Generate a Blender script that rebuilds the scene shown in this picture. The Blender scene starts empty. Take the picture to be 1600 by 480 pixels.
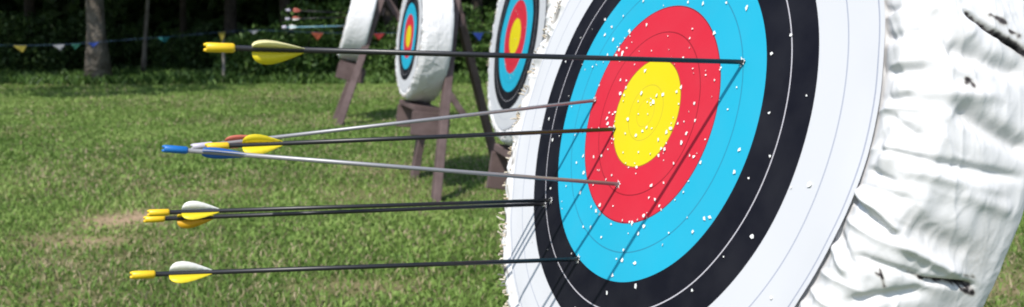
import bpy, math
import numpy as np
from mathutils import Vector, Matrix
R = math.radians
rng = np.random.default_rng(7)
sc = bpy.context.scene
COL = sc.collection

# ------------------------------------------------------------------ camera
FPX, CX, CY, CAMH, PITCH = 1273.45, 800.0, 140.0, 1.17, math.atan(100/1273.45)
camd = bpy.data.cameras.new('camera')
cam = bpy.data.objects.new('camera', camd); COL.objects.link(cam)
cam.location = (0, 0, CAMH); cam.rotation_euler = (R(90)-PITCH, 0, 0)
camd.sensor_width = 36; camd.lens = FPX/1600*36; camd.shift_y = -100/1600
camd.clip_start = .05; camd.clip_end = 800
camd.dof.use_dof = True; camd.dof.focus_distance = 1.05; camd.dof.aperture_fstop = 7.0
sc.camera = cam
cp, sp = math.cos(PITCH), math.sin(PITCH)
def c2w(p):                       # camera frame (x right, y forward, z up) -> world
    p = np.asarray(p, float)
    return np.stack([p[..., 0], p[..., 1]*cp + p[..., 2]*sp, -p[..., 1]*sp + p[..., 2]*cp + CAMH], -1)
def w2px(p):
    p = np.asarray(p, float); x = p[..., 0]; z = p[..., 2]-CAMH
    yc = p[..., 1]*cp - z*sp; zc = p[..., 1]*sp + z*cp
    return CX+FPX*x/yc, CY-FPX*zc/yc
def at(px, py, d): return c2w([(px-CX)/FPX*d, d, (CY-py)/FPX*d])
def ground(px, py):
    r = c2w([(px-CX)/FPX, 1, (CY-py)/FPX])-np.array([0, 0, CAMH]); return np.array([0, 0, CAMH])+r*(CAMH/-r[2])

# near face frame, camera coordinates -> world
_yaw, _lean = .411, .287
_h = np.array([-math.cos(_yaw), -math.sin(_yaw), 0]); _n = _h*math.cos(_lean)+np.array([0, 0, math.sin(_lean)])
def rotw(v): return c2w(v)-c2w([0, 0, 0])
NEAR_N = rotw(_n); NEAR_C = c2w(np.array([.29, 1.777, -.05])/.61*.4)-NEAR_N*.0125
RF = .4

# ------------------------------------------------------------------ world, sun, exposure
_up = np.array([0, 0, 1.])-NEAR_N*NEAR_N[2]; _up /= np.linalg.norm(_up); _s = np.cross(NEAR_N, _up)
S = NEAR_N + 1.1*(-.535*_s+.845*_up); S /= np.linalg.norm(S)
sund = bpy.data.lights.new('sun', 'SUN'); sun = bpy.data.objects.new('sun', sund); COL.objects.link(sun)
sund.energy = 4.0; sund.angle = R(.55); sund.color = (1, .96, .89)
sun.location = (0, 0, 30); sun.rotation_euler = Vector(S).to_track_quat('Z', 'Y').to_euler()
w = bpy.data.worlds.new('World'); sc.world = w; w.use_nodes = True
nt = w.node_tree; sky = nt.nodes.new('ShaderNodeTexSky'); sky.sky_type = 'NISHITA'; sky.sun_disc = False
sky.sun_elevation = math.asin(S[2]); sky.sun_rotation = math.atan2(S[0], S[1])
nt.links.new(sky.outputs[0], nt.nodes['Background'].inputs[0]); nt.nodes['Background'].inputs[1].default_value = .14
vs = sc.view_settings; vs.view_transform = 'Standard'; vs.look = 'None'; vs.gamma = 1; vs.use_curve_mapping = False; vs.exposure = .42
sc.cycles.max_bounces = 6; sc.cycles.transparent_max_bounces = 8; sc.cycles.pixel_filter_type = 'BLACKMAN_HARRIS'; sc.cycles.filter_width = 1.9

# ------------------------------------------------------------------ materials
def mat(name, col=(.5, .5, .5), rough=.6, spec=.5, metal=0, noise=None, bump=None, trans=0):
    """col, noise=(scale, colour2, amount), bump=(scale, strength, distance)"""
    m = bpy.data.materials.new(name); m.use_nodes = True; t = m.node_tree; b = t.nodes['Principled BSDF']
    b.inputs['Base Color'].default_value = (*col, 1); b.inputs['Roughness'].default_value = rough
    b.inputs['Specular IOR Level'].default_value = spec; b.inputs['Metallic'].default_value = metal
    tc = t.nodes.new('ShaderNodeTexCoord')
    if noise:
        n = t.nodes.new('ShaderNodeTexNoise'); n.inputs['Scale'].default_value = noise[0]; n.inputs['Detail'].default_value = 5
        t.links.new(tc.outputs['Object'], n.inputs['Vector'])
        r = t.nodes.new('ShaderNodeValToRGB'); r.color_ramp.elements[0].position = .5-noise[2]/2; r.color_ramp.elements[1].position = .5+noise[2]/2
        r.color_ramp.elements[0].color = (*col, 1); r.color_ramp.elements[1].color = (*noise[1], 1)
        t.links.new(n.outputs[0], r.inputs[0]); t.links.new(r.outputs[0], b.inputs['Base Color'])
    if bump:
        n = t.nodes.new('ShaderNodeTexNoise'); n.inputs['Scale'].default_value = bump[0]; n.inputs['Detail'].default_value = 4
        t.links.new(tc.outputs['Object'], n.inputs['Vector'])
        u = t.nodes.new('ShaderNodeBump'); u.inputs['Strength'].default_value = bump[1]; u.inputs['Distance'].default_value = bump[2]
        t.links.new(n.outputs[0], u.inputs['Height']); t.links.new(u.outputs[0], b.inputs['Normal'])
    if trans:
        tr = t.nodes.new('ShaderNodeBsdfTranslucent'); mx = t.nodes.new('ShaderNodeMixShader'); mx.inputs[0].default_value = trans
        src = b.inputs['Base Color'].links[0].from_socket if b.inputs['Base Color'].is_linked else None
        if src: t.links.new(src, tr.inputs[0])
        else: tr.inputs[0].default_value = (*col, 1)
        t.links.new(b.outputs[0], mx.inputs[1]); t.links.new(tr.outputs[0], mx.inputs[2]); t.links.new(mx.outputs[0], t.nodes['Material Output'].inputs[0])
    return m
def attr_ramp(m, attr, stops, trans=0, noise=None):
    t = m.node_tree; b = t.nodes['Principled BSDF']; a = t.nodes.new('ShaderNodeAttribute'); a.attribute_name = attr
    r = t.nodes.new('ShaderNodeValToRGB'); e = r.color_ramp.elements
    e[0].position, e[0].color = stops[0][0], (*stops[0][1], 1); e[1].position, e[1].color = stops[-1][0], (*stops[-1][1], 1)
    for p, c in stops[1:-1]: x = e.new(p); x.color = (*c, 1)
    t.links.new(a.outputs['Fac'], r.inputs[0]); t.links.new(r.outputs[0], b.inputs['Base Color'])
    if trans:
        tr = t.nodes.new('ShaderNodeBsdfTranslucent'); mx = t.nodes.new('ShaderNodeMixShader'); mx.inputs[0].default_value = trans
        t.links.new(r.outputs[0], tr.inputs[0]); t.links.new(b.outputs[0], mx.inputs[1]); t.links.new(tr.outputs[0], mx.inputs[2])
        t.links.new(mx.outputs[0], t.nodes['Material Output'].inputs[0])
    return m

M = {}
M['wood'] = mat('brown stained timber', (.085, .058, .056), .75, .2, noise=(9, (.16, .115, .112), .5), bump=(30, .3, .004))
M['bark'] = mat('grey bark', (.08, .066, .055), .95, .1, noise=(5, (.2, .175, .15), .4), bump=(14, .9, .03))
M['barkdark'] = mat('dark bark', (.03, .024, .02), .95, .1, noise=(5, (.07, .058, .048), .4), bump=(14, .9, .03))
M['stake'] = mat('weathered stake', (.16, .14, .12), .8, .2, noise=(12, (.24, .22, .2), .4))
M['black'] = mat('black carbon', (.012, .012, .015), .38, .5)
M['silver'] = mat('grey aluminium', (.27, .27, .285), .42, .4, metal=.4)
M['yellow'] = mat('yellow plastic', (.78, .55, .02), .35, .5, noise=(60, (.70, .42, .01), .5))
M['vaneyellow'] = mat('yellow vane', (.85, .70, .03), .4, .4, trans=.25)
M['vanelit'] = mat('sunlit yellow vane', (.85, .80, .42), .4, .4, trans=.25)  # upper yellow vanes paled: sun highlight put into the colour
M['vaneorange'] = mat('amber vane', (.75, .42, .02), .4, .4, trans=.25)
M['vanewhite'] = mat('white vane', (.85, .85, .8), .35, .5, trans=.2)
M['vanered'] = mat('salmon vane', (.62, .17, .12), .4, .4, trans=.2)
M['vaneblue'] = mat('blue vane', (.02, .12, .42), .4, .4, trans=.2)
M['blue'] = mat('blue plastic', (.01, .13, .42), .35, .5)
M['clear'] = mat('pale plastic', (.45, .42, .5), .3, .5)
M['lightblue'] = mat('light blue shaft', (.16, .33, .42), .4, .5)
M['cord'] = mat('cord', (.05, .09, .16), .8, .1)

# ------------------------------------------------------------------ mesh helpers
def new_mesh(name, V, F, m=None, parent=None, smooth=True, mi=None, mats=None):
    me = bpy.data.meshes.new(name)
    if isinstance(F, np.ndarray):
        V = np.ascontiguousarray(V, np.float32); k = F.shape[1]
        me.vertices.add(len(V)); me.vertices.foreach_set('co', V.ravel())
        me.loops.add(F.size); me.loops.foreach_set('vertex_index', F.ravel().astype(np.int32))
        me.polygons.add(len(F)); me.polygons.foreach_set('loop_start', np.arange(0, F.size, k, dtype=np.int32))
        me.polygons.foreach_set('loop_total', np.full(len(F), k, np.int32))
        me.update(calc_edges=True)
    else:
        me.from_pydata([tuple(map(float, v)) for v in V], [], [tuple(f) for f in F]); me.update()
    for x in (mats or [m]): me.materials.append(x)
    if mi is not None: me.polygons.foreach_set('material_index', np.asarray(mi, np.int32))
    if smooth: me.polygons.foreach_set('use_smooth', np.ones(len(me.polygons), bool))
    o = bpy.data.objects.new(name, me); COL.objects.link(o)
    if parent: o.parent = parent
    return o
def tag(o, label=None, cat=None, group=None, kind=None):
    for k, v in (('label', label), ('category', cat), ('group', group), ('kind', kind)):
        if v: o[k] = v
    return o
def thing(name, loc, label, cat, group=None):
    o = bpy.data.objects.new(name, None); o.empty_display_size = .1; o.location = tuple(map(float, loc)); COL.objects.link(o)
    return tag(o, label, cat, group)
class MB:
    """collects shapes; origin o is subtracted so that children sit in their thing's space"""
    def __init__(s, o=(0, 0, 0)): s.V = []; s.F = []; s.o = np.asarray(o, float)
    def add(s, V, F):
        b = len(s.V); s.V += [np.asarray(v, float)-s.o for v in V]; s.F += [[i+b for i in f] for f in F]
    def beam(s, a, b, wv, tv, w, t, bev=.004):
        """board from a to b; w along wv, t along tv, chamfered section"""
        a, b = np.asarray(a, float), np.asarray(b, float); ax = (b-a)/np.linalg.norm(b-a)
        wv = np.asarray(wv, float); wv = wv-ax*(wv@ax); wv /= np.linalg.norm(wv); tv = np.cross(ax, wv)
        hw, ht, e = w/2, t/2, bev
        sec = [(hw-e, ht), (hw, ht-e), (hw, -ht+e), (hw-e, -ht), (-hw+e, -ht), (-hw, -ht+e), (-hw, ht-e), (-hw+e, ht)]
        V = [p+wv*x+tv*y for p in (a, b) for x, y in sec]
        F = [[i, (i+1) % 8, 8+(i+1) % 8, 8+i] for i in range(8)]+[list(range(7, -1, -1)), list(range(8, 16))]
        s.add(V, F)
    def tube(s, pts, rad, n=10, caps=True):
        pts = [np.asarray(p, float) for p in pts]; rad = rad if hasattr(rad, '__len__') else [rad]*len(pts)
        V = []; ref = None
        for i, p in enumerate(pts):
            d = pts[min(i+1, len(pts)-1)]-pts[max(i-1, 0)]; d /= np.linalg.norm(d)
            if ref is None: ref = np.cross(d, [0, 0, 1.] if abs(d[2]) < .9 else [1., 0, 0])
            u = ref-d*(ref@d); u /= np.linalg.norm(u); ref = u; v = np.cross(d, u)
            V += [p+rad[i]*(math.cos(2*math.pi*k/n)*u+math.sin(2*math.pi*k/n)*v) for k in range(n)]
        F = [[i*n+k, i*n+(k+1) % n, (i+1)*n+(k+1) % n, (i+1)*n+k] for i in range(len(pts)-1) for k in range(n)]
        if caps: F += [list(range(n-1, -1, -1)), [(len(pts)-1)*n+k for k in range(n)]]
        s.add(V, F)
    def build(s, name, m, parent=None, smooth=False): return new_mesh(name, s.V, s.F, m, parent, smooth)

def vnoise(x, y, seed=0, perx=0):
    """value noise in 0..1, optionally periodic in x"""
    r = np.random.default_rng(seed).random((256, 256))
    x = np.asarray(x, float); y = np.asarray(y, float)
    xi = np.floor(x).astype(int); yi = np.floor(y).astype(int); fx = x-xi; fy = y-yi
    fx = fx*fx*(3-2*fx); fy = fy*fy*(3-2*fy)
    def g(a, b): return r[(a % perx if perx else a) & 255, b & 255]
    return (g(xi, yi)*(1-fx)+g(xi+1, yi)*fx)*(1-fy)+(g(xi, yi+1)*(1-fx)+g(xi+1, yi+1)*fx)*fy
def fbm(x, y, seed=0, o=4): return sum(vnoise(x*2**i, y*2**i, seed+i)*.5**i for i in range(o))/sum(.5**i for i in range(o))

# ------------------------------------------------------------------ ground
g1, g2 = ground(150, 385), ground(215, 345)
def bare(x, y):
    b = np.clip((fbm(x*.9+3, y*.9+9, 21)-.52)*3, 0, 1)*.4
    for (px, py, rx, ry, a) in ((205, 345, .34, .28, 1.0), (150, 380, .55, .2, .7), (60, 415, .7, .2, .4), (120, 440, .5, .12, .35), (330, 300, .6, .35, .45), (590, 300, .5, .4, .45), (30, 470, .5, .15, .4),
                                (560, 455, .35, .15, .55), (1560, 440, .5, .3, .6), (260, 285, .7, .3, .4)):
        g = ground(px, py); d = ((x-g[0])/rx)**2+((y-g[1])/ry)**2
        b = np.maximum(b, a*np.exp(-d*.9)*np.clip(.45+1.1*fbm(x*5, y*5, 5, 3), 0, 1.2))
    return np.clip(b, 0, 1)
def hgt(x, y):
    return (fbm(x*.5, y*.5, 40)-.5)*.05+(fbm(x*3, y*3, 50, 3)-.5)*.035*np.clip((60-y)/40, 0, 1)
xs = np.concatenate([np.linspace(-220, -16, 30), np.linspace(-15.5, 15.5, 260), np.linspace(16, 220, 30)])
ys = np.concatenate([np.linspace(-150, -1, 16), np.linspace(0, 24, 300), np.linspace(25, 320, 40)])
X, Y = np.meshgrid(xs, ys); Z = hgt(X, Y)
V = np.stack([X, Y, Z], -1).reshape(-1, 3); nx, ny = len(xs), len(ys)
idx = np.arange(nx*ny).reshape(ny, nx)
F = np.stack([idx[:-1, :-1], idx[:-1, 1:], idx[1:, 1:], idx[1:, :-1]], -1).reshape(-1, 4)
M['soil'] = attr_ramp(mat('soil', rough=.95, spec=.1, bump=(40, .6, .02)), 'bare', [(0, (.07, .10, .028)), (.45, (.16, .15, .07)), (1, (.33, .235, .155))])
gr = new_mesh('ground', V, F, M['soil']); tag(gr, kind='structure')
a = gr.data.attributes.new('bare', 'FLOAT', 'POINT'); a.data.foreach_set('value', bare(X, Y).ravel().astype(np.float32))

# grass blades
def grass():
    N = 620000
    y = 2.3+rng.random(N*3)**1.25*17.0
    x = (rng.random(N*3)*2-1)*(.68*y+1.3)
    wgt = (.68*y+1.3)*(.25+.75/(1+((y-2.3)/4.0)))      # proposal in y is uniform-ish; weight by width
    b = bare(x, y); keep = rng.random(len(x)) < wgt/wgt.max()*(1-.82*np.clip(b*1.1, 0, 1))
    x, y, b = x[keep][:N], y[keep][:N], b[keep][:N]; N = len(x)
    h = hgt(x, y)
    clump = fbm(x*4.5, y*4.5, 70, 3); big = fbm(x*.8, y*.8, 90, 3)
    L = (.018+.032*rng.random(N))*(.5+1.0*clump)*(1-.4*b); W = (.0016+.0013*rng.random(N))*(1+y/5.5)
    br = rng.random(N) < .03+.45*np.clip((fbm(x*2.2+5, y*2.2+5, 150, 2)-.53)*5, 0, 1)
    W = np.where(br, W*2.3, W); L = np.where(br, L*.75, L)
    az = rng.random(N)*2*np.pi; tilt = .25+1.0*rng.random(N)**1.0; wa = rng.random(N)*np.pi
    dx, dy = np.cos(az), np.sin(az); wx, wy = np.cos(wa)*W, np.sin(wa)*W
    P0 = np.stack([x, y, h-.004], -1)
    mid = P0+np.stack([dx*L*.45*np.sin(tilt*.6), dy*L*.45*np.sin(tilt*.6), L*.6*np.cos(tilt*.6)], -1)
    tip = mid+np.stack([dx*L*.55*np.sin(tilt*1.4), dy*L*.55*np.sin(tilt*1.4), L*.5*np.cos(tilt*1.4)], -1)
    wv = np.stack([wx, wy, np.zeros(N)], -1)
    V = np.stack([P0-wv, P0+wv, mid+wv*.9, mid-wv*.9, tip+wv*.25, tip-wv*.25], 1).reshape(-1, 3)
    i = np.arange(N)[:, None]*6
    F = np.concatenate([i+np.array([0, 1, 2, 3]), i+np.array([3, 2, 4, 5])], 0)
    dull = np.clip((fbm(x*.55+7, y*.8+3, 140, 3)-.42)*4, 0, 1)
    tint = np.clip(.12+.5*rng.random(N)+.35*(big-.5)*2+.25*(clump-.5)*2, 0, .72)
    tint = np.clip(tint+.12*br-.10*dull, 0, .72); dry = rng.random(N) < (.03+.35*b+.22*dull*(~br)); tint[dry] = .8+.2*rng.random(dry.sum())
    m = attr_ramp(mat('grass', rough=.6, spec=.25), 'tint', [(0, (.10, .18, .036)), (.35, (.17, .27, .058)), (.7, (.28, .39, .105)), (.8, (.31, .27, .14)), (1, (.46, .38, .25))], trans=.3)
    o = new_mesh('grass', V, F, m); tag(o, 'short mown green grass with worn straw coloured patches', 'grass', kind='stuff')
    a = o.data.attributes.new('tint', 'FLOAT', 'POINT'); a.data.foreach_set('value', np.repeat(tint, 6).astype(np.float32))
    return o
grass()

# ------------------------------------------------------------------ foliage
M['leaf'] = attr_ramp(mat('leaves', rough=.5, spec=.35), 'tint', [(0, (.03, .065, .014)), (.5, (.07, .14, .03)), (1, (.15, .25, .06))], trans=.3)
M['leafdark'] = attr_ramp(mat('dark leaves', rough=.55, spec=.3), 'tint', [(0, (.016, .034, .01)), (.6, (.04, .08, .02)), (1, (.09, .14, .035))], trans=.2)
def leaves(name, centres, radii, n, size, m, parent=None, seed=1, flat=.8):
    """n leaf-shaped faces scattered through clump volumes"""
    g = np.random.default_rng(seed); centres = np.asarray(centres, float); radii = np.asarray(radii, float)
    k = g.integers(0, len(centres), n); d = g.normal(size=(n, 3)); d /= np.linalg.norm(d, axis=1)[:, None]
    r = radii[k]*(.45+.65*g.random(n)**.5); p = centres[k]+d*r[:, None]*np.array([1, 1, flat])
    p[:, 2] = np.maximum(p[:, 2], .03)
    a = g.normal(size=(n, 3)); a[:, 2] -= .3; a /= np.linalg.norm(a, axis=1)[:, None]
    b = np.cross(a, g.normal(size=(n, 3))+np.array([0, 0, 1.2])); b /= np.linalg.norm(b, axis=1)[:, None]; c = np.cross(a, b)
    s = size*(.6+.8*g.random(n))[:, None]
    V = np.stack([p-a*s, p+b*s*.45+c*s*.12, p+a*s, p-b*s*.45+c*s*.12], 1).reshape(-1, 3)
    F = np.arange(n*4).reshape(n, 4)
    o = new_mesh(name, V, F, m, parent, smooth=False)
    t = np.clip(g.random(n)*.7+.3*g.random(len(centres))[k], 0, 1)
    at_ = o.data.attributes.new('tint', 'FLOAT', 'POINT'); at_.data.foreach_set('value', np.repeat(t, 4).astype(np.float32))
    return o
def tree(x, y, r, H, crown_z, crown_r, label, bark, group, seed, nl=9000, lean=(0, 0), yoff=-1.2):
    g = np.random.default_rng(seed)
    t = thing('deciduous_tree', (x, y, 0), label, 'tree', group)
    m = MB(); pts = []; rad = []
    for i in range(11):
        f = i/10; pts.append(np.array([lean[0]*f+.10*r*math.sin(f*7+seed), lean[1]*f+.1*r*math.cos(f*5+seed), f*H-.1])); rad.append(r*(1-.72*f)*(1+.55*math.exp(-f*H/.25)))
    m.tube(pts, rad, 14); cc = []; cr = []
    for i in range(9):
        f = .42+.55*i/9; b = np.array([lean[0]*f, lean[1]*f, f*H]); az = i*2.4+seed; ln = crown_r*(.55+.4*g.random())
        e = b+np.array([math.cos(az)*ln, math.sin(az)*ln+yoff*.4, max(.4, (1-f)*1.5)+.5*g.random()]); q = (b+e)/2+np.array([0, 0, .25])
        m.tube([b, q, e], [r*.34*(1.1-f), r*.22*(1.1-f), r*.06], 7)
        cc += [e, q+g.normal(size=3)*.6]; cr += [crown_r*.42, crown_r*.36]
    for i in range(10):
        az = g.random()*6.28; ln = crown_r*math.sqrt(g.random())
        cc.append([math.cos(az)*ln, math.sin(az)*ln+yoff, crown_z+g.random()*(H-crown_z)]); cr.append(crown_r*.4)
    cc = np.array(cc); cc[:, 2] = np.maximum(cc[:, 2], crown_z+np.array(cr)*.8)
    m.build('trunk', bark, t, True)
    leaves('crown', cc, cr, nl, .17, M['leaf'], t, seed)
    return t
def gx(px, d): return (px-CX)/FPX*d
TG = 'trees along the edge of the wood'
tree(gx(150, 17.3), 17.4, .2, 11, 2.7, 4.2, 'thick grey barked tree trunk behind the blue and white pennants, left of the other trees', M['bark'], TG, 3, 12000, (-.1, .1))
tree(gx(219, 18.5), 18.6, .055, 6, 2.8, 2.2, 'slender pale sapling just right of the thick grey trunk', M['bark'], TG, 5, 4500, (.5, .1))
tree(gx(-170, 18.5), 18.6, .24, 11, 2.8, 4.4, 'dark tree beyond the left edge of the lawn', M['barkdark'], TG, 8, 12000)
tree(gx(358, 20.5), 20.6, .17, 10, 2.9, 3.8, 'dark trunk in the shade directly behind the wooden stake', M['barkdark'], TG, 11, 9000, (.2, 0))
tree(gx(447, 19.5), 19.6, .14, 10, 3.9, 3.3, 'dark trunk in the shade behind the arrows of the farthest target', M['barkdark'], TG, 14, 4500, (-.2, 0))
tree(gx(610, 19.0), 19.2, .2, 11, 3.9, 3.3, 'dark tree between the farthest target and the one beside it', M['barkdark'], TG, 17, 4500)
tree(gx(742, 19.2), 19.4, .16, 11, 3.9, 3.3, 'dark tree behind the blue pennant at the shrub bank', M['barkdark'], TG, 20, 4500, (.2, 0))
tree(gx(50, 22), 22, .15, 10, 2.9, 3.8, 'thin dark trunk deep in the wood behind the yellow pennant', M['barkdark'], TG, 23, 7000)
tree(gx(285, 22.5), 22.5, .10, 10, 2.9, 3.8, 'thin dark trunk deep in the wood between sapling and stake', M['barkdark'], TG, 26, 7000, (.3, 0))
for k, (px, d) in enumerate(((1000, 18.5), (1290, 18.8), (1560, 18.4), (1800, 19))):
    tree(gx(px, d), d, .2, 11, 2.8, 4.3, ['dark tree hidden behind the near target face', 'dark tree behind the white cover of the near target', 'dark tree behind the right edge of the near target', 'dark tree beyond the right edge of the lawn'][k], M['barkdark'], TG, 30+k*3, 9000)
def shrub(x, y, wd, ht, label, seed, m, n, size=.055, group='shrubs under the trees'):
    g = np.random.default_rng(seed); t = thing('shrub', (x, y, 0), label, 'shrub', group); mb = MB(); cc = []; cr = []
    for i in range(8):
        az = g.random()*6.28; l = wd*(.2+.6*g.random()); e = np.array([math.cos(az)*l, math.sin(az)*l*.8, ht*(.35+.5*g.random())])
        mb.tube([np.array([0, 0, -.03])+e*[.1, .1, 0], e*[.5, .5, .55], e], [.022, .014, .006], 6)
        cc += [e, e*[.9, .9, .45]]; cr += [wd*.36, wd*.34]
    for i in range(5): cc.append([g.normal()*wd*.4, g.normal()*wd*.25, ht*.3*g.random()+.1]); cr.append(wd*.35)
    mb.build('stem', M['barkdark'], t, True); leaves('foliage', cc, cr, n, size, m, t, seed, .75)
    return t
SH = [(405, 17.6, .9, 1.1, 'low leafy green shrub just right of the wooden stake', 'leaf'), (470, 17.4, 1.0, 1.2, 'leafy shrub under the arrows of the farthest target', 'leaf'),
      (520, 18.0, 1.1, 1.7, 'tall shrub showing just left of the farthest target', 'leaf'), (585, 17.8, 1.0, 1.5, 'leafy shrub behind the rear leg of the farthest easel', 'leaf'),
      (650, 17.8, 1.1, 1.9, 'shrub behind the third target', 'leaf'), (725, 17.7, 1.1, 1.9, 'leafy shrub behind the blue pennant', 'leaf'), (790, 17.9, 1.1, 2.1, 'shrub behind the second target', 'leaf'),
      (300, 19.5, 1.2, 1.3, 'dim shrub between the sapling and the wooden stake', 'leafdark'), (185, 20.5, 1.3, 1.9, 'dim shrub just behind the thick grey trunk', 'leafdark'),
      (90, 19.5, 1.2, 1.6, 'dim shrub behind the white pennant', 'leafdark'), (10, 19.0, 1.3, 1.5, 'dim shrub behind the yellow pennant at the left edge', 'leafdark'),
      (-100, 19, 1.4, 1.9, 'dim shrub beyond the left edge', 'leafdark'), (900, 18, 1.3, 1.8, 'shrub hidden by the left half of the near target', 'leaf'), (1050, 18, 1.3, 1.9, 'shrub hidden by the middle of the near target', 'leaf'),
      (1200, 18, 1.3, 1.8, 'shrub hidden by the black ring of the near target', 'leaf'), (1350, 18, 1.3, 1.9, 'shrub hidden by the white cover of the near target', 'leaf'), (1500, 18, 1.3, 1.8, 'shrub hidden by the right end of the near target', 'leaf')]
for k, (px, d, wd, ht, lb, mm) in enumerate(SH): shrub(gx(px, d), d, wd, ht, lb, 100+k, M[mm], 5200)
# wood beyond, one mass nobody could count
cc = []; g = np.random.default_rng(55)
for i in range(420):
    cc.append([g.uniform(-26, 22), g.uniform(23.5, 29), g.uniform(.2, 9)])
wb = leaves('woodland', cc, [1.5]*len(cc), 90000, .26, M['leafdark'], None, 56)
tag(wb, 'dark mass of shaded foliage deep in the wood', 'woodland', kind='stuff')
# rising wooded bank closing the view behind it
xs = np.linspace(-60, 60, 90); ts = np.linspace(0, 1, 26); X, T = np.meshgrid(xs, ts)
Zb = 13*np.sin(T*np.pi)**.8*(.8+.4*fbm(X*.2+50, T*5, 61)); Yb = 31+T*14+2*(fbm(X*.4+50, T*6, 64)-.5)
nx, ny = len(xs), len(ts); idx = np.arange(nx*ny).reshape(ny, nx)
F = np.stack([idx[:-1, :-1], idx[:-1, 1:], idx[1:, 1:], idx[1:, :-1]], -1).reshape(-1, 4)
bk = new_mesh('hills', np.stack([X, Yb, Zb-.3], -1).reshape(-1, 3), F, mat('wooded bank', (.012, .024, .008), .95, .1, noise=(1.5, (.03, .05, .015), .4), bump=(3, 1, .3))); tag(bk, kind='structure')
# weeds at the foot of the trees
def weeds():
    n = 26000; g = np.random.default_rng(77); x = g.uniform(-14, 14, n); y = g.uniform(15.9, 19.5, n)
    h = (.06+.22*g.random(n))*(.3+1.2*fbm(x*1.2+40, y*1.2, 78, 2)); az = g.random(n)*6.28; W = .008+.012*g.random(n)
    P = np.stack([x, y, hgt(x, y)-.01], -1); wv = np.stack([np.cos(az)*W, np.sin(az)*W, 0*W], -1)
    dv = np.stack([np.cos(az*3)*h*.4, np.sin(az*3)*h*.4, h*.6], -1); e = P+dv+np.stack([np.cos(az*3)*h*.35, np.sin(az*3)*h*.35, h*.3], -1)
    V = np.stack([P-wv, P+wv, P+dv+wv*1.2, P+dv-wv*1.2, e+wv*.2, e-wv*.2], 1).reshape(-1, 3); i = np.arange(n)[:, None]*6
    o = new_mesh('tall_grass', V, np.concatenate([i+np.array([0, 1, 2, 3]), i+np.array([3, 2, 4, 5])], 0), M['leaf'])
    a = o.data.attributes.new('tint', 'FLOAT', 'POINT'); a.data.foreach_set('value', np.repeat(g.random(n), 6).astype(np.float32))
    tag(o, 'uncut weeds and long grass at the foot of the trees', 'weeds', kind='stuff')
weeds()

# ------------------------------------------------------------------ targets
def face_material():
    m = bpy.data.materials.new('printed target rings'); m.use_nodes = True; t = m.node_tree; b = t.nodes['Principled BSDF']
    b.inputs['Roughness'].default_value = .6; b.inputs['Specular IOR Level'].default_value = .15
    tc = t.nodes.new('ShaderNodeAttribute'); tc.attribute_name = 'ring'
    r = t.nodes.new('ShaderNodeValToRGB'); r.color_ramp.interpolation = 'CONSTANT'; e = r.color_ramp.elements
    Yl, Rd, Bl, Bk, Wh = (.64, .53, .01), (.55, .022, .043), (.016, .36, .53), (.005, .005, .010), (.56, .565, .59)
    q = .0016; ln = (.25, .2, .02)
    st = [(0, Yl), (.05-q, (.56, .45, .02)), (.05+q, Yl), (.1-q, (.52, .42, .02)), (.1+q, Yl), (.2-q, (.3, .1, .02)), (.2, Rd), (.3-q, (.25, .01, .02)), (.3+q, Rd), (.4-q, (.15, .01, .02)), (.4, Bl), (.5-q, (.02, .2, .32)), (.5+q, Bl),
          (.6, Bk), (.7-q*1.3, (.5, .48, .52)), (.7+q*1.3, Bk), (.8, Wh), (.9-q, (.32, .34, .42)), (.9+q, Wh), (.995-q, (.3, .32, .4)), (.995+q, Wh)]
    e[0].position = 0; e[0].color = (*st[0][1], 1); e[1].position = st[-1][0]; e[1].color = (*st[-1][1], 1)
    for p, c in st[1:-1]: x = e.new(p); x.color = (*c, 1)
    t.links.new(tc.outputs['Fac'], r.inputs[0])
    # faint rubbed wear
    n = t.nodes.new('ShaderNodeTexNoise'); n.inputs['Scale'].default_value = 18; n.inputs['Detail'].default_value = 6
    oc = t.nodes.new('ShaderNodeTexCoord'); t.links.new(oc.outputs['Object'], n.inputs['Vector'])
    rr = t.nodes.new('ShaderNodeMapRange'); rr.inputs[1].default_value = .35; rr.inputs[2].default_value = .8; rr.inputs[3].default_value = 0; rr.inputs[4].default_value = .025
    t.links.new(n.outputs[0], rr.inputs[0]); mx = t.nodes.new('ShaderNodeMixRGB'); mx.inputs[2].default_value = (.4, .4, .42, 1)
    t.links.new(rr.outputs[0], mx.inputs[0]); t.links.new(r.outputs[0], mx.inputs[1]); t.links.new(mx.outputs[0], b.inputs['Base Color'])
    return m
M['face'] = face_material()
M['torn'] = mat('torn paper', (.8, .8, .78), .8, .1)
M['hole'] = mat('arrow hole', (.05, .03, .02), .9, .1)
def cover_material():
    m = m_ = attr_ramp(mat('white cloth cover', rough=.85, spec=.15, bump=(260, .2, .001)), 'stain_tone', [(0, (.73, .725, .735)), (.3, (.50, .485, .46)), (.6, (.14, .125, .125)), (1, (.02, .018, .02))], trans=.12)
    t = m.node_tree; b = t.nodes['Principled BSDF']; old = b.inputs['Normal'].links[0].from_node
    tc = t.nodes.new('ShaderNodeTexCoord'); n = t.nodes.new('ShaderNodeTexNoise'); n.noise_type = 'RIDGED_MULTIFRACTAL'
    n.inputs['Scale'].default_value = 7; n.inputs['Detail'].default_value = 5; n.inputs['Distortion'].default_value = 1.2
    t.links.new(tc.outputs['Object'], n.inputs['Vector']); u = t.nodes.new('ShaderNodeBump'); u.inputs['Strength'].default_value = .8; u.inputs['Distance'].default_value = .003
    t.links.new(n.outputs[0], u.inputs['Height']); t.links.new(old.outputs[0], u.inputs['Normal']); t.links.new(u.outputs[0], b.inputs['Normal'])
    return m
M['cover'] = cover_material()

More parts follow.
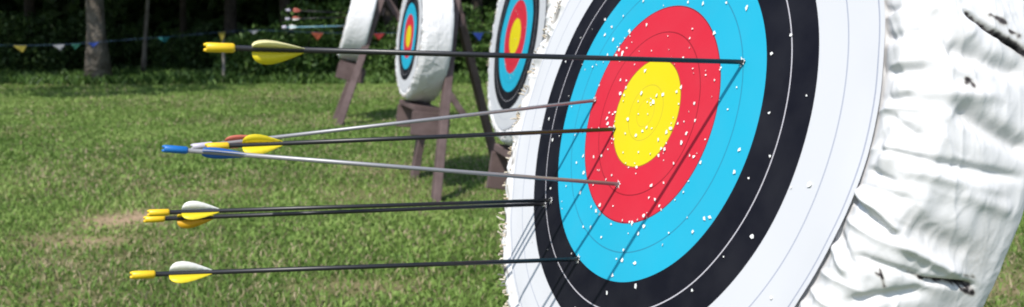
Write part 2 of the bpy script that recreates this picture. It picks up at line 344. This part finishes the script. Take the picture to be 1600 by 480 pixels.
M['straw'] = mat('tan frayed thread', (.42, .33, .22), .9, .1, noise=(40, (.72, .67, .58), .4))
ENTRIES = ((1162, 97), (960, 202), (930, 157), (968, 288), (862, 313), (852, 319), (905, 405))
def frame(C, h, lean):
    h = np.asarray(h, float); h[2] = 0; h /= np.linalg.norm(h)
    n = h*math.cos(lean)+np.array([0, 0, math.sin(lean)]); up = -h*math.sin(lean)+np.array([0, 0, math.cos(lean)])
    return n, up, np.cross(n, up), h

def seg_d(px, py, a, b):
    ax, ay = a; bx, by = b; L = (bx-ax)**2+(by-ay)**2; u = np.clip(((px-ax)*(bx-ax)+(py-ay)*(by-ay))/L, 0, 1)
    return np.hypot(px-ax-u*(bx-ax), py-ay-u*(by-ay)), u

def target(C, h, lean, thick, rb, label, seed, near=False, nth=360, npf=60, roll=0, n_holes=40):
    n, up, s, hh = frame(C, h, lean); C = np.asarray(C, float)
    root = thing('archery_target', C-n*thick/2-up*rb, label, 'archery target', 'archery targets on easels in a row')
    O = np.array(root.location)
    # --- cloth cover: profile (r, d) from under the paper, over the rim, to the back
    K = [(.96, .000), (1.0, .004), (1.03, .010), (1.07, .012), (rb/RF-.035, -.002), (rb/RF-.005, -.022), (rb/RF+.008, -.06), (rb/RF+.012, -thick*.5), (rb/RF+.008, -thick*.88), (rb/RF-.008, -thick*.99), (rb/RF-.07, -thick*1.03), (.6, -thick*1.04), (.0, -thick*1.04)]
    K = np.array([(r*RF, d) for r, d in K]); L = np.r_[0, np.cumsum(np.hypot(*(K[1:]-K[:-1]).T))]
    end = L[-3]; sA = np.r_[np.linspace(0, end, npf), L[-2], L[-1]]
    pr, pd = np.interp(sA, L, K[:, 0]), np.interp(sA, L, K[:, 1])
    # smooth profile
    for _ in range(2 if not near else 4):
        pr[1:-3] = (pr[:-4]+2*pr[1:-3]+pr[2:-2])/4; pd[1:-3] = (pd[:-4]+2*pd[1:-3]+pd[2:-2])/4
    dr, dd = np.gradient(pr), np.gradient(pd); q = np.hypot(dr, dd)+1e-9; nr, nd = -dd/q, dr/q     # outward normal in (r, d)
    th = np.linspace(0, 2*np.pi, nth, endpoint=False); TH, SA = np.meshgrid(th, sA, indexing='ij')
    k = TH/(2*np.pi); e0 = L[2]
    t01 = np.clip((SA-e0)/.1, 0, 1); on = np.clip((SA-L[1]*.9)/.02, 0, 1); off = np.clip((end-SA)/.03, 0, 1)*(1-.5*np.clip((SA-e0-thick*.55)/.05, 0, 1))
    wob = (vnoise(k*40, SA*14, seed, 40)-.5)
    def rid(fr, fa, sd, sk=0.): v = vnoise(k*fr+sk*SA*fr/2+wob*.8, SA*fa, sd, fr); return 1-abs(2*v-1)
    sh = rid(34, 5, seed+30, .5)**2; fa_ = 1 if near else 2.2
    D = on*(.0060*(rid(130, 5, seed+1)**1.5-.4)*np.exp(-(t01*2.2)**2) + .0042*(rid(64, 4, seed+2, .25)**1.6-.4)*np.exp(-(t01*1.7)**2)*(.4+vnoise(k*12, SA*3, seed+12, 12)))
    U_ = k*2*np.pi*.46; wx_ = .05*(fbm(U_*9+20, SA*9+5, seed+60, 3)-.5); wy_ = .05*(fbm(U_*9+40, SA*9+9, seed+63, 3)-.5)
    def cr(f, sd, p=1.): v = vnoise((U_+wx_)*f+30, (SA+wy_)*f*.8+7, sd); v2 = vnoise((U_*.6+SA+wy_)*f+11, (SA-U_*.5+wx_)*f+90, sd+1); return (1-np.minimum(abs(2*v-1), abs(2*v2-1)))**p
    D += on*off*np.clip((SA-L[3])/.03, 0, 1)*(.0030*(cr(9, seed+70, 2.2)-.4)+.0022*(cr(22, seed+72, 2)-.4)+.0011*(cr(48, seed+74, 2)-.4))*(1 if near else 1.2)
    D += on*off*(.0010*fa_*(sh-.4)*(.3+1.2*vnoise(k*9, SA*6, seed+13, 9)) + .0060*(fbm(k*256*.0+SA*7+3*np.cos(TH)+9, SA*9+3*np.sin(TH)+9, seed+4, 3)-.5) + .0007*fa_*(rid(48, 22, seed+5, 1.2)**2-.4)*vnoise(k*20, SA*14, seed+15, 20)*1.6 + .0012*fa_*(rid(70, 40, seed+16, -1.5)**3-.3)*vnoise(k*16, SA*20, seed+17, 16)*1.5 + .0006*(vnoise(k*260, SA*120, seed+6, 256)-.5))
    st = .12*np.clip(vnoise(k*9, SA*12, seed+7, 9)-.55, 0, 1)
    hemd = np.exp(-((SA-(L[3]))/.012)**2)
    # dirt and frayed straw-brown thread along the hem
    st = st+hemd*np.clip(vnoise(k*150, SA*160, seed+8, 150)-.52, 0, 1)*1.9*(np.cos(TH) > -.2)
    D += hemd*.007*(vnoise(k*110, SA*60, seed+9, 110)-.35)
    def pos(D):
        rr = pr[None, :]+nr[None, :]*D; dq = pd[None, :]+nd[None, :]*D
        return C+rr[..., None]*(np.cos(TH)[..., None]*s+np.sin(TH)[..., None]*up)+dq[..., None]*n
    if near:
        P = pos(D*0); px, py = w2px(P)
        vis = (np.cos(TH) < .25)&(sA[None, :] > L[1])&(sA[None, :] < end)       # the camera-side half of the rim
        for (a, b, wd, am) in (((1385, 62), (1445, 50), 9, -.012), ((1385, 112), (1450, 108), 8, -.010), ((1480, 72), (1600, 118), 13, -.016), ((1495, 168), (1610, 240), 15, -.020),
                               ((1372, 232), (1450, 250), 6, -.008), ((1440, 250), (1590, 278), 8, -.009), ((1400, 262), (1570, 300), 10, .006), ((1345, 290), (1420, 312), 6, -.008), ((1325, 300), (1400, 372), 7, -.010),
                               ((1330, 292), (1405, 365), 7, .008), ((1400, 378), (1500, 428), 9, .012), ((1420, 350), (1510, 400), 22, -.014), ((1300, 345), (1335, 420), 7, -.009), ((1290, 350), (1320, 430), 6, .008),
                               ((1340, 400), (1440, 432), 6, -.008), ((1440, 436), (1518, 446), 5, -.016), ((1330, 470), (1440, 452), 9, -.012), ((1400, 140), (1560, 150), 12, .008), ((1390, 180), (1440, 215), 7, -.009),
                               ((1360, 265), (1400, 285), 5, -.008), ((1500, 300), (1580, 330), 14, .008), ((1505, 20), (1605, 86), 4, -.014), ((1450, 10), (1520, 60), 12, .008), ((1385, 20), (1440, 8), 8, -.010), ((1385, 155), (1425, 150), 6, -.008)):
            dd_, u = seg_d(px, py, a, b); D = D+vis*am*.50*np.exp(-(dd_/wd)**2)*np.clip(np.minimum(u, 1-u)*6+.35, 0, 1)
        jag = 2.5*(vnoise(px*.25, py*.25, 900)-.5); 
        for (a, b, w0, w1, v) in (((1425, 352), (1515, 395), 16, 22, .10), ((1500, 168), (1605, 238), 7, 14, .08), ((1480, 76), (1600, 116), 6, 11, .08), ((1560, 300), (1530, 420), 14, 12, .06), ((1460, 455), (1500, 470), 12, 12, .09), ((1508, 20), (1535, 40), 1.5, 2, .8), ((1535, 40), (1605, 86), 2, 5, 1.2), ((1545, 24), (1568, 36), 2.0, 3, .7), ((1575, 48), (1590, 56), 1.5, 2.5, .6), ((1530, 30), (1600, 70), 8, 12, .06), ((1508, 122), (1518, 134), 2, 3, .65), ((1507, 131), (1512, 126), 2, 2, .5),  # wide faint entries: soft grey, several along creases; narrow dark: stains, tear, seam
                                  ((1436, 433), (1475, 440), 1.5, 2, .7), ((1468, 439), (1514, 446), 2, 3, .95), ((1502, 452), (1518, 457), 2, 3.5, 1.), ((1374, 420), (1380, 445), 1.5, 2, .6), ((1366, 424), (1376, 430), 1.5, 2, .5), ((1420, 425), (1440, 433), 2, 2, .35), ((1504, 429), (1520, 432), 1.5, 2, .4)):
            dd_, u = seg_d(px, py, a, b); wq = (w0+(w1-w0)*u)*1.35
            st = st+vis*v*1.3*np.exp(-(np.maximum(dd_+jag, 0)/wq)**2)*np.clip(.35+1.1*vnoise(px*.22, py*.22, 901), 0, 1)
    P = pos(D); nT, nS = TH.shape; idx = np.arange(nT*nS).reshape(nT, nS); nxt = np.roll(idx, -1, 0)
    F = np.stack([idx[:, :-1], idx[:, 1:], nxt[:, 1:], nxt[:, :-1]], -1).reshape(-1, 4)
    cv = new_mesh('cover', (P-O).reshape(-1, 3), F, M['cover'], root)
    a = cv.data.attributes.new('stain_tone', 'FLOAT', 'POINT'); a.data.foreach_set('value', np.clip(st, 0, 1).ravel().astype(np.float32))
    # --- paper face, concentric grid, slightly wavy, with torn holes in the same mesh
    g = np.random.default_rng(seed+50); na = 200 if near else 96; rs = np.r_[0, np.linspace(.04, 1.0, 30), 1.014]*RF
    A, RR = np.meshgrid(np.linspace(0, 2*np.pi, na, endpoint=False), rs, indexing='ij')
    wv_ = .0036*(vnoise(RR*9*np.cos(A)+50, RR*9*np.sin(A)+50, seed+51)-.5)+(.003*(vnoise(A/(2*np.pi)*50, A*0, seed+52, 50)-.5))*(RR > .98*RF)
    Pf = C+n*.0125+RR[..., None]*(np.cos(A)[..., None]*s+np.sin(A)[..., None]*up)+wv_[..., None]*n
    nT, nS = A.shape; idx = np.arange(nT*nS).reshape(nT, nS); nxt = np.roll(idx, -1, 0)
    V = list((Pf-O).reshape(-1, 3)); Fq = np.stack([nxt[:, :-1], nxt[:, 1:], idx[:, 1:], idx[:, :-1]], -1).reshape(-1, 4).tolist(); ring = list((RR/RF).ravel()); mi = [0]*len(Fq)
    def wz(u, v):
        r_ = math.hypot(u, v); a_ = math.atan2(v, u) % (2*math.pi)
        return .0125+.0036*(float(vnoise(r_*9*math.cos(a_)+50, r_*9*math.sin(a_)+50, seed+51))-.5)
    for i in range(n_holes):
        z = g.random(); r_ = (.02+.2*g.random()) if z < .13 else (.18+.24*g.random() if z < .56 else (.4+.2*g.random() if z < .84 else (.6+.2*g.random() if z < .97 else .8+.15*g.random())))
        a_ = g.random()*6.283; u, v = r_*RF*math.cos(a_), r_*RF*math.sin(a_); w0 = wz(u, v)+.0009; sz = .0015*(.6+1.3*g.random()**1.3)
        kk = g.integers(4, 7); base = len(V); c0 = C+u*s+v*up+n*w0
        for j in range(kk):                                             # ragged torn flap, tips lifted off the paper
            an = 6.283*j/kk+g.random()*.7; rj = sz*(.7+.9*g.random()); V.append(c0+rj*(math.cos(an)*s+math.sin(an)*up)+n*.0012*g.random()-O); ring.append(2)
        Fq.append([base+j for j in range(kk)]); mi.append(1)
        base = len(V)                                                   # the dark puncture beside it
        for j in range(4):
            an = 1.57*j; V.append(c0+.0007*(math.cos(an)*s+math.sin(an)*up)+(s*.4-up)*sz*.9-n*.0004-O); ring.append(2)
        Fq.append([base, base+1, base+2, base+3]); mi.append(2)
    for (ex, ey) in (ENTRIES if near else ()):                          # puckered tear round each arrow
        o_ = np.array([0, 0, CAMH]); d_ = c2w([(ex-CX)/FPX, 1, (CY-ey)/FPX])-o_; H = o_+d_*(((C+n*.0125-o_)@n)/(d_@n))
        for j in range(7):
            an = .9*j+g.random()*.5; l = .0045+.004*g.random(); w_ = .0014; dr_ = math.cos(an)*s+math.sin(an)*up; tn = np.cross(n, dr_); base = len(V)
            for q_ in (H+dr_*.0028+tn*w_+n*.0022, H+dr_*.0028-tn*w_+n*.0022, H+dr_*l+n*.0024): V.append(q_-O); ring.append(2)
            Fq.append([base, base+1, base+2]); mi.append(1)
    fo = new_mesh('target_face', V, Fq, None, root, mi=mi, mats=[M['face'], M['torn'], M['hole']])
    a = fo.data.attributes.new('ring', 'FLOAT', 'POINT'); a.data.foreach_set('value', np.array(ring, np.float32))
    # frayed thread and straw working out along the hem
    nt_ = 700 if near else 150; mb = MB(O)
    for i in range(nt_):
        a_ = g.random()*6.283
        if near and math.cos(a_) < -.3: continue
        if vnoise(a_*9, .5, seed+77) < .2: continue
        r_ = RF*(1.045+.065*g.random()); e_ = math.cos(a_)*s+math.sin(a_)*up; tn = np.cross(n, e_); p = C+e_*r_+n*(.012+.004*g.random())
        v_ = e_*g.normal()+tn*g.normal()*.8+n*abs(g.normal())*.5; v_ /= np.linalg.norm(v_); l = .003+.005*g.random()
        mb.tube([p-n*.006, p+v_*l*.5, p+v_*l+n*.002*g.normal()], [.0014, .0015, .0007], 4)
    tag(mb.build('frayed_hem', M['straw'], root), kind='stuff')
    return root, (C, n, up, s, hh, thick, rb)

def easel(fr, label, foot=.46, rear=.85, wid=.09, w2=.27, feet=None, rfoot=None, top_z=.33):
    C, n, up, s, h, th, rb = fr; back = C-n*(th*1.04+.055)
    def legpt(z, sx):                                                    # on the leg line at height z
        v = (z-back[2])/up[2]; p = back+up*v; return p+s*sx
    zt = C[2]+top_z; O = np.array([*((legpt(0, 0))[:2]), 0]); root = thing('easel', O, label, 'easel', 'brown timber easels under the targets')
    top = {}
    for sg in (-1, 1):
        m = MB(O); a = legpt(0, sg*foot) if feet is None else np.array(feet[(sg+1)//2]); a[2] = float(hgt(a[0], a[1]))-.03; b = legpt(zt, sg*.17); m.beam(a, b, h, s, wid*.6, wid); top[sg] = b
        m.build('leg', M['wood'], root)
    ap = legpt(zt-.08, 0)-h*.05; rf = ap.copy()-h*rear if rfoot is None else np.array(rfoot); rf[2] = float(hgt(rf[0], rf[1]))-.03
    m = MB(O); m.beam(ap, rf, s, h, wid, wid*.6); m.build('rear_leg', M['wood'], root)
    zc = C[2]+.12; m = MB(O); q = .17+(foot-.17)*(zt-zc)/zt; m.beam(legpt(zc, -q-.03)-n*.045, legpt(zc, q+.03)-n*.045, up, n, .09, .03); m.build('crossbar', M['wood'], root)
    # shelf that carries the boss, with a deep side bracket under each end
    zb = -rb-.022-.018; sh = C+up*zb; m = MB(O)
    m.beam(sh-n*(th*.58)-s*w2, sh-n*(th*.58)+s*w2, n, up, th*.92, .036); m.build('shelf', M['wood'], root)
    for sg in (-1, 1):
        m = MB(O); p = C+up*(zb-.02-.085)+s*sg*w2*.97; m.beam(p-n*th*.08, p-n*(th*1.04+.08), up, s, .17, .03); m.build('bracket', M['wood'], root)
    return root

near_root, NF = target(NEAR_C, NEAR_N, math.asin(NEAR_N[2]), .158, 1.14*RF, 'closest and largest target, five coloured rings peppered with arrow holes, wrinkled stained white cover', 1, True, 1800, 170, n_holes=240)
easel(NF, 'brown timber easel under the closest target', foot=.33, rear=.40, w2=.22)
def yawdir(deg): return np.array([-math.cos(R(deg)), -math.sin(R(deg)), 0])
_, F2 = target(at(809, 58, 3.52), yawdir(15), R(9), .19, 1.17*RF, 'second target in the row, half hidden behind the left rim of the largest one', 200, nth=700, npf=70, n_holes=30)
easel(F2, 'brown timber easel behind the left rim of the largest target', rear=.5, w2=.2)
_, F3 = target(at(641, 57, 5.9), yawdir(19), R(6.5), .20, 1.14*RF, 'third target in the row, narrow oval face and thick white rim, with clear sky-blue ring', 300, nth=600, npf=70, n_holes=25)
easel(F3, 'brown timber easel of the third target, legs and rear strut clear of the grass', feet=(ground(680, 314), ground(646, 274)), rfoot=ground(779, 264))
_, F4 = target(at(543, 33, 10.0), yawdir(11.5), R(15), .27, 1.15*RF, 'farthest target, seen edge on so that only its crinkled white rim shows', 400, nth=500, npf=60, n_holes=0)
easel(F4, 'brown timber easel leaning under the farthest target', feet=(ground(528, 197), ground(523, 186)), rear=1.0, wid=.13, w2=.24, top_z=.36)

# ------------------------------------------------------------------ arrows
def arrow(E_, T_, label, shaft, nock, vanes, roll, group, dia=.006, sunk=.03, scale=1.0, smooth_n=10, vh=.82):
    E_, T_ = np.asarray(E_, float), np.asarray(T_, float); d = (E_-T_)/np.linalg.norm(E_-T_); Ltot = np.linalg.norm(E_-T_)
    u = np.array([0, 0, 1.])-d*d[2]; u /= np.linalg.norm(u); v = np.cross(d, u)
    root = thing('arrow', T_, label, 'arrow', group); O = T_
    m = MB(O); r = dia/2; m.tube([T_+d*.020, E_+d*sunk], r, smooth_n); m.build('shaft', shaft, root, True)
    m = MB(O); R_ = r*1.6*scale; L_ = .028*scale
    # nock: sleeve with a split (two prongs)
    m.tube([T_+d*.0022, T_+d*.004, T_+d*(L_-.002), T_+d*L_], [R_*.8, R_, R_, r*1.02], smooth_n)
    for sg in (-1, 1): m.tube([T_+d*.007+u*sg*R_*.5, T_+d*.003+u*sg*R_*.55, T_+u*sg*R_*.48], [R_*.5, R_*.46, R_*.3], 6)
    m.build('nock', nock, root, True)
    for i, vm in enumerate(vanes):
        an = R(roll+120*i); w = math.cos(an)*u+math.sin(an)*v; side = np.cross(d, w); s0 = .043*scale
        prof = [(0, .0), (.0008, .006), (.0035, .0108), (.008, .0138), (.014, .0149), (.021, .0138), (.029, .0108), (.037, .0068), (.044, .0030), (.049, 0)]
        V = []; F = []
        for k, (a, hh) in enumerate(prof):
            hh = hh*vh
            for sg in (-1, 1):
                V += [T_+d*(s0+a*scale)+w*(r*.9)+side*sg*.0004, T_+d*(s0+a*scale)+w*(r+hh*scale)+side*sg*.00025+side*.0012*(hh/.015)]
        for k in range(len(prof)-1):
            b = 4*k; F += [[b, b+1, b+5, b+4], [b+2, b+6, b+7, b+3], [b+1, b+3, b+7, b+5], [b, b+4, b+6, b+2]]
        m = MB(O); m.add(V, F); m.build('vane', vm, root, True)
    return root
def hit(px, py, fr):
    C, n = fr[0], fr[1]; o = np.array([0, 0, CAMH]); d = c2w([(px-CX)/FPX, 1, (CY-py)/FPX])-o; C2 = C+n*.0125
    return o+d*(((C2-o)@n)/(d@n))
def depth(p): return p[1]*cp-(p[2]-CAMH)*sp
def near_arrow(e, t, dd, *a, **k):
    E_ = hit(*e, NF); T_ = at(t[0], t[1], depth(E_)-dd*RF); return arrow(E_, T_, *a, **k)
AG = 'arrows stuck in the closest target'
vy, vw, vo = M['vaneyellow'], M['vanewhite'], M['vaneorange']
near_arrow((1162, 97), (318, 74), .60, 'topmost black arrow with yellow nock and yellow vanes, its tip in the blue ring', M['black'], M['yellow'], [vy, M['vanelit'], M['vanelit']], 180, AG)
near_arrow((960, 202), (320, 229.5), .60, 'black arrow with yellow nock between the two grey ones, tip at edge of yellow centre', M['black'], M['yellow'], [vy, vy, vy], 20, AG)
near_arrow((930, 157), (298, 230), .56, 'grey metal arrow with salmon vanes, slanting upward to the red ring', M['silver'], M['clear'], [M['vanered'], M['vanered'], M['vanered']], 15, AG, dia=.0056, vh=.5)
near_arrow((968, 288), (253, 232), .60, 'grey metal arrow with blue nock and blue vanes, sloping down to the lower red ring', M['silver'], M['blue'], [M['vaneblue'], M['vaneblue'], M['vaneblue']], 190, AG, dia=.0056, vh=.32)
near_arrow((862, 313), (230, 333), .60, 'upper of two black arrows side by side, white top vane and yellow nock', M['black'], M['yellow'], [vw, vy, vy], 0, AG)
near_arrow((852, 319), (224, 343), .57, 'lower of two black arrows side by side, amber vanes half hidden', M['black'], M['yellow'], [vo, vo, vy], 170, AG)
near_arrow((905, 405), (203, 430), .60, 'lowest black arrow with a white top vane, yellow lower vanes and yellow nock', M['black'], M['yellow'], [vw, vy, vy], 0, AG)
FG = 'arrows stuck in the farthest target'
for (x0, y0, x1, y1, sh, nk, vn, lb) in ((532, 41, 441, 43, 'lightblue', 'clear', ('vanewhite', 'vanewhite', 'vanered'), 'lowest of the arrows in the farthest target, light blue shaft and pale vanes'),
                                 (532, 27, 446, 30, 'black', 'clear', ('vanered', 'vanewhite', 'vanered'), 'middle arrow in the farthest target, dark shaft and pinkish vanes'),
                                 (534, 20, 447, 16, 'black', 'clear', ('vanered', 'vanered', 'vanered'), 'upper arrow in the farthest target, dark shaft and reddish vanes'),):
    T_ = at(x1, y1, 9.85); E_ = at(x0, y0, 9.95); arrow(E_, T_, lb, M[sh], M[nk], [M[v] for v in vn], 0, FG, dia=.014 if sh == 'lightblue' else .010, scale=1.9, sunk=.08)

# ------------------------------------------------------------------ stake and bunting
sg_ = ground(350, 131); sx, sy = sg_[0], sg_[1]
st = thing('stake', (sx, sy, 0), 'thin grey wooden stake in the lawn edge holding up the pennant line', 'stake')
m = MB(); m.beam((0, 0, -.1), (.01, 0, 1.03), (1, 0, 0), (0, 1, 0), .055, .035); m.build('post', M['stake'], st)
m = MB(); m.tube([(-.028, -.02, 1.0), (.03, -.025, 1.01)], .008, 6); m.build('nail', M['stake'], st)
D0 = depth(np.array([sx, sy, 1.]))-.06
pts = [(-150, 60), (0, 71), (60, 71), (110, 69), (150, 66), (215, 61), (280, 56), (349, 50), (400, 47), (450, 49), (500, 51), (560, 52), (600, 52), (680, 52), (750, 51), (800, 50), (950, 44)]
W_ = [at(x, y, D0) for x, y in pts]
O = W_[7]; bt = thing('bunting', O, 'line of small coloured pennants strung along the edge of the wood', 'bunting')
m = MB(O); m.tube(W_, .0035, 6); m.build('cord', M['cord'], bt, True)
PC = {'yellow': (.55, .46, .06), 'white': (.6, .62, .68), 'green': (.02, .2, .14), 'blue': (.02, .08, .5), 'red': (.5, .03, .03), 'orange': (.55, .12, .05), 'teal': (.01, .25, .25)}
def pen(px, wd, ht, c, sk=0.):
    wd *= .85; ht *= .8
    xs_ = [p[0] for p in pts]; ys_ = [p[1] for p in pts]; k = wd/2; m = MB(O); n_ = 5; V = []; F = []
    for j in range(n_+1):
        f = j/n_
        for i in range(5):
            uu = (i/4*2-1); xx = px+uu*k*(1-f)+sk*f; yy = np.interp(px+uu*k, xs_, ys_)*(1-f)+(np.interp(px, xs_, ys_)+ht)*f
            p = at(xx, yy, D0+.03*math.sin(uu*2+f*3+px)*f); V += [p, p+np.array([0, .003, 0])]
    for j in range(n_):
        for i in range(4):
            a = (j*5+i)*2; b = a+10; F += [[a, a+2, b+2, b], [a+1, b+1, b+3, a+3]]
    m.add(V, F); key = 'pennant '+c
    if key not in M: M[key] = mat(key, tuple(v*.45+.01 for v in PC[c]), .7, .2, trans=.3)  # pennant colours scaled down: shade put into the base colour
    m.build('pennant', M[key], bt, True)
for a in ((31, 26, 14, 'yellow', 4), (91, 24, 12, 'white', 5), (119, 20, 12, 'green', -2), (146, 22, 10, 'blue'), (256, 24, 12, 'teal', 2), (347, 13, 20, 'yellow'), (396, 20, 8, 'white'), 
          (496, 24, 15, 'orange'), (547, 20, 12, 'green'), (592, 22, 14, 'red'), (640, 22, 14, 'yellow'), (694, 20, 14, 'white'), (747, 20, 17, 'blue', 2), (800, 22, 14, 'orange'), (860, 22, 14, 'yellow')): pen(*a)
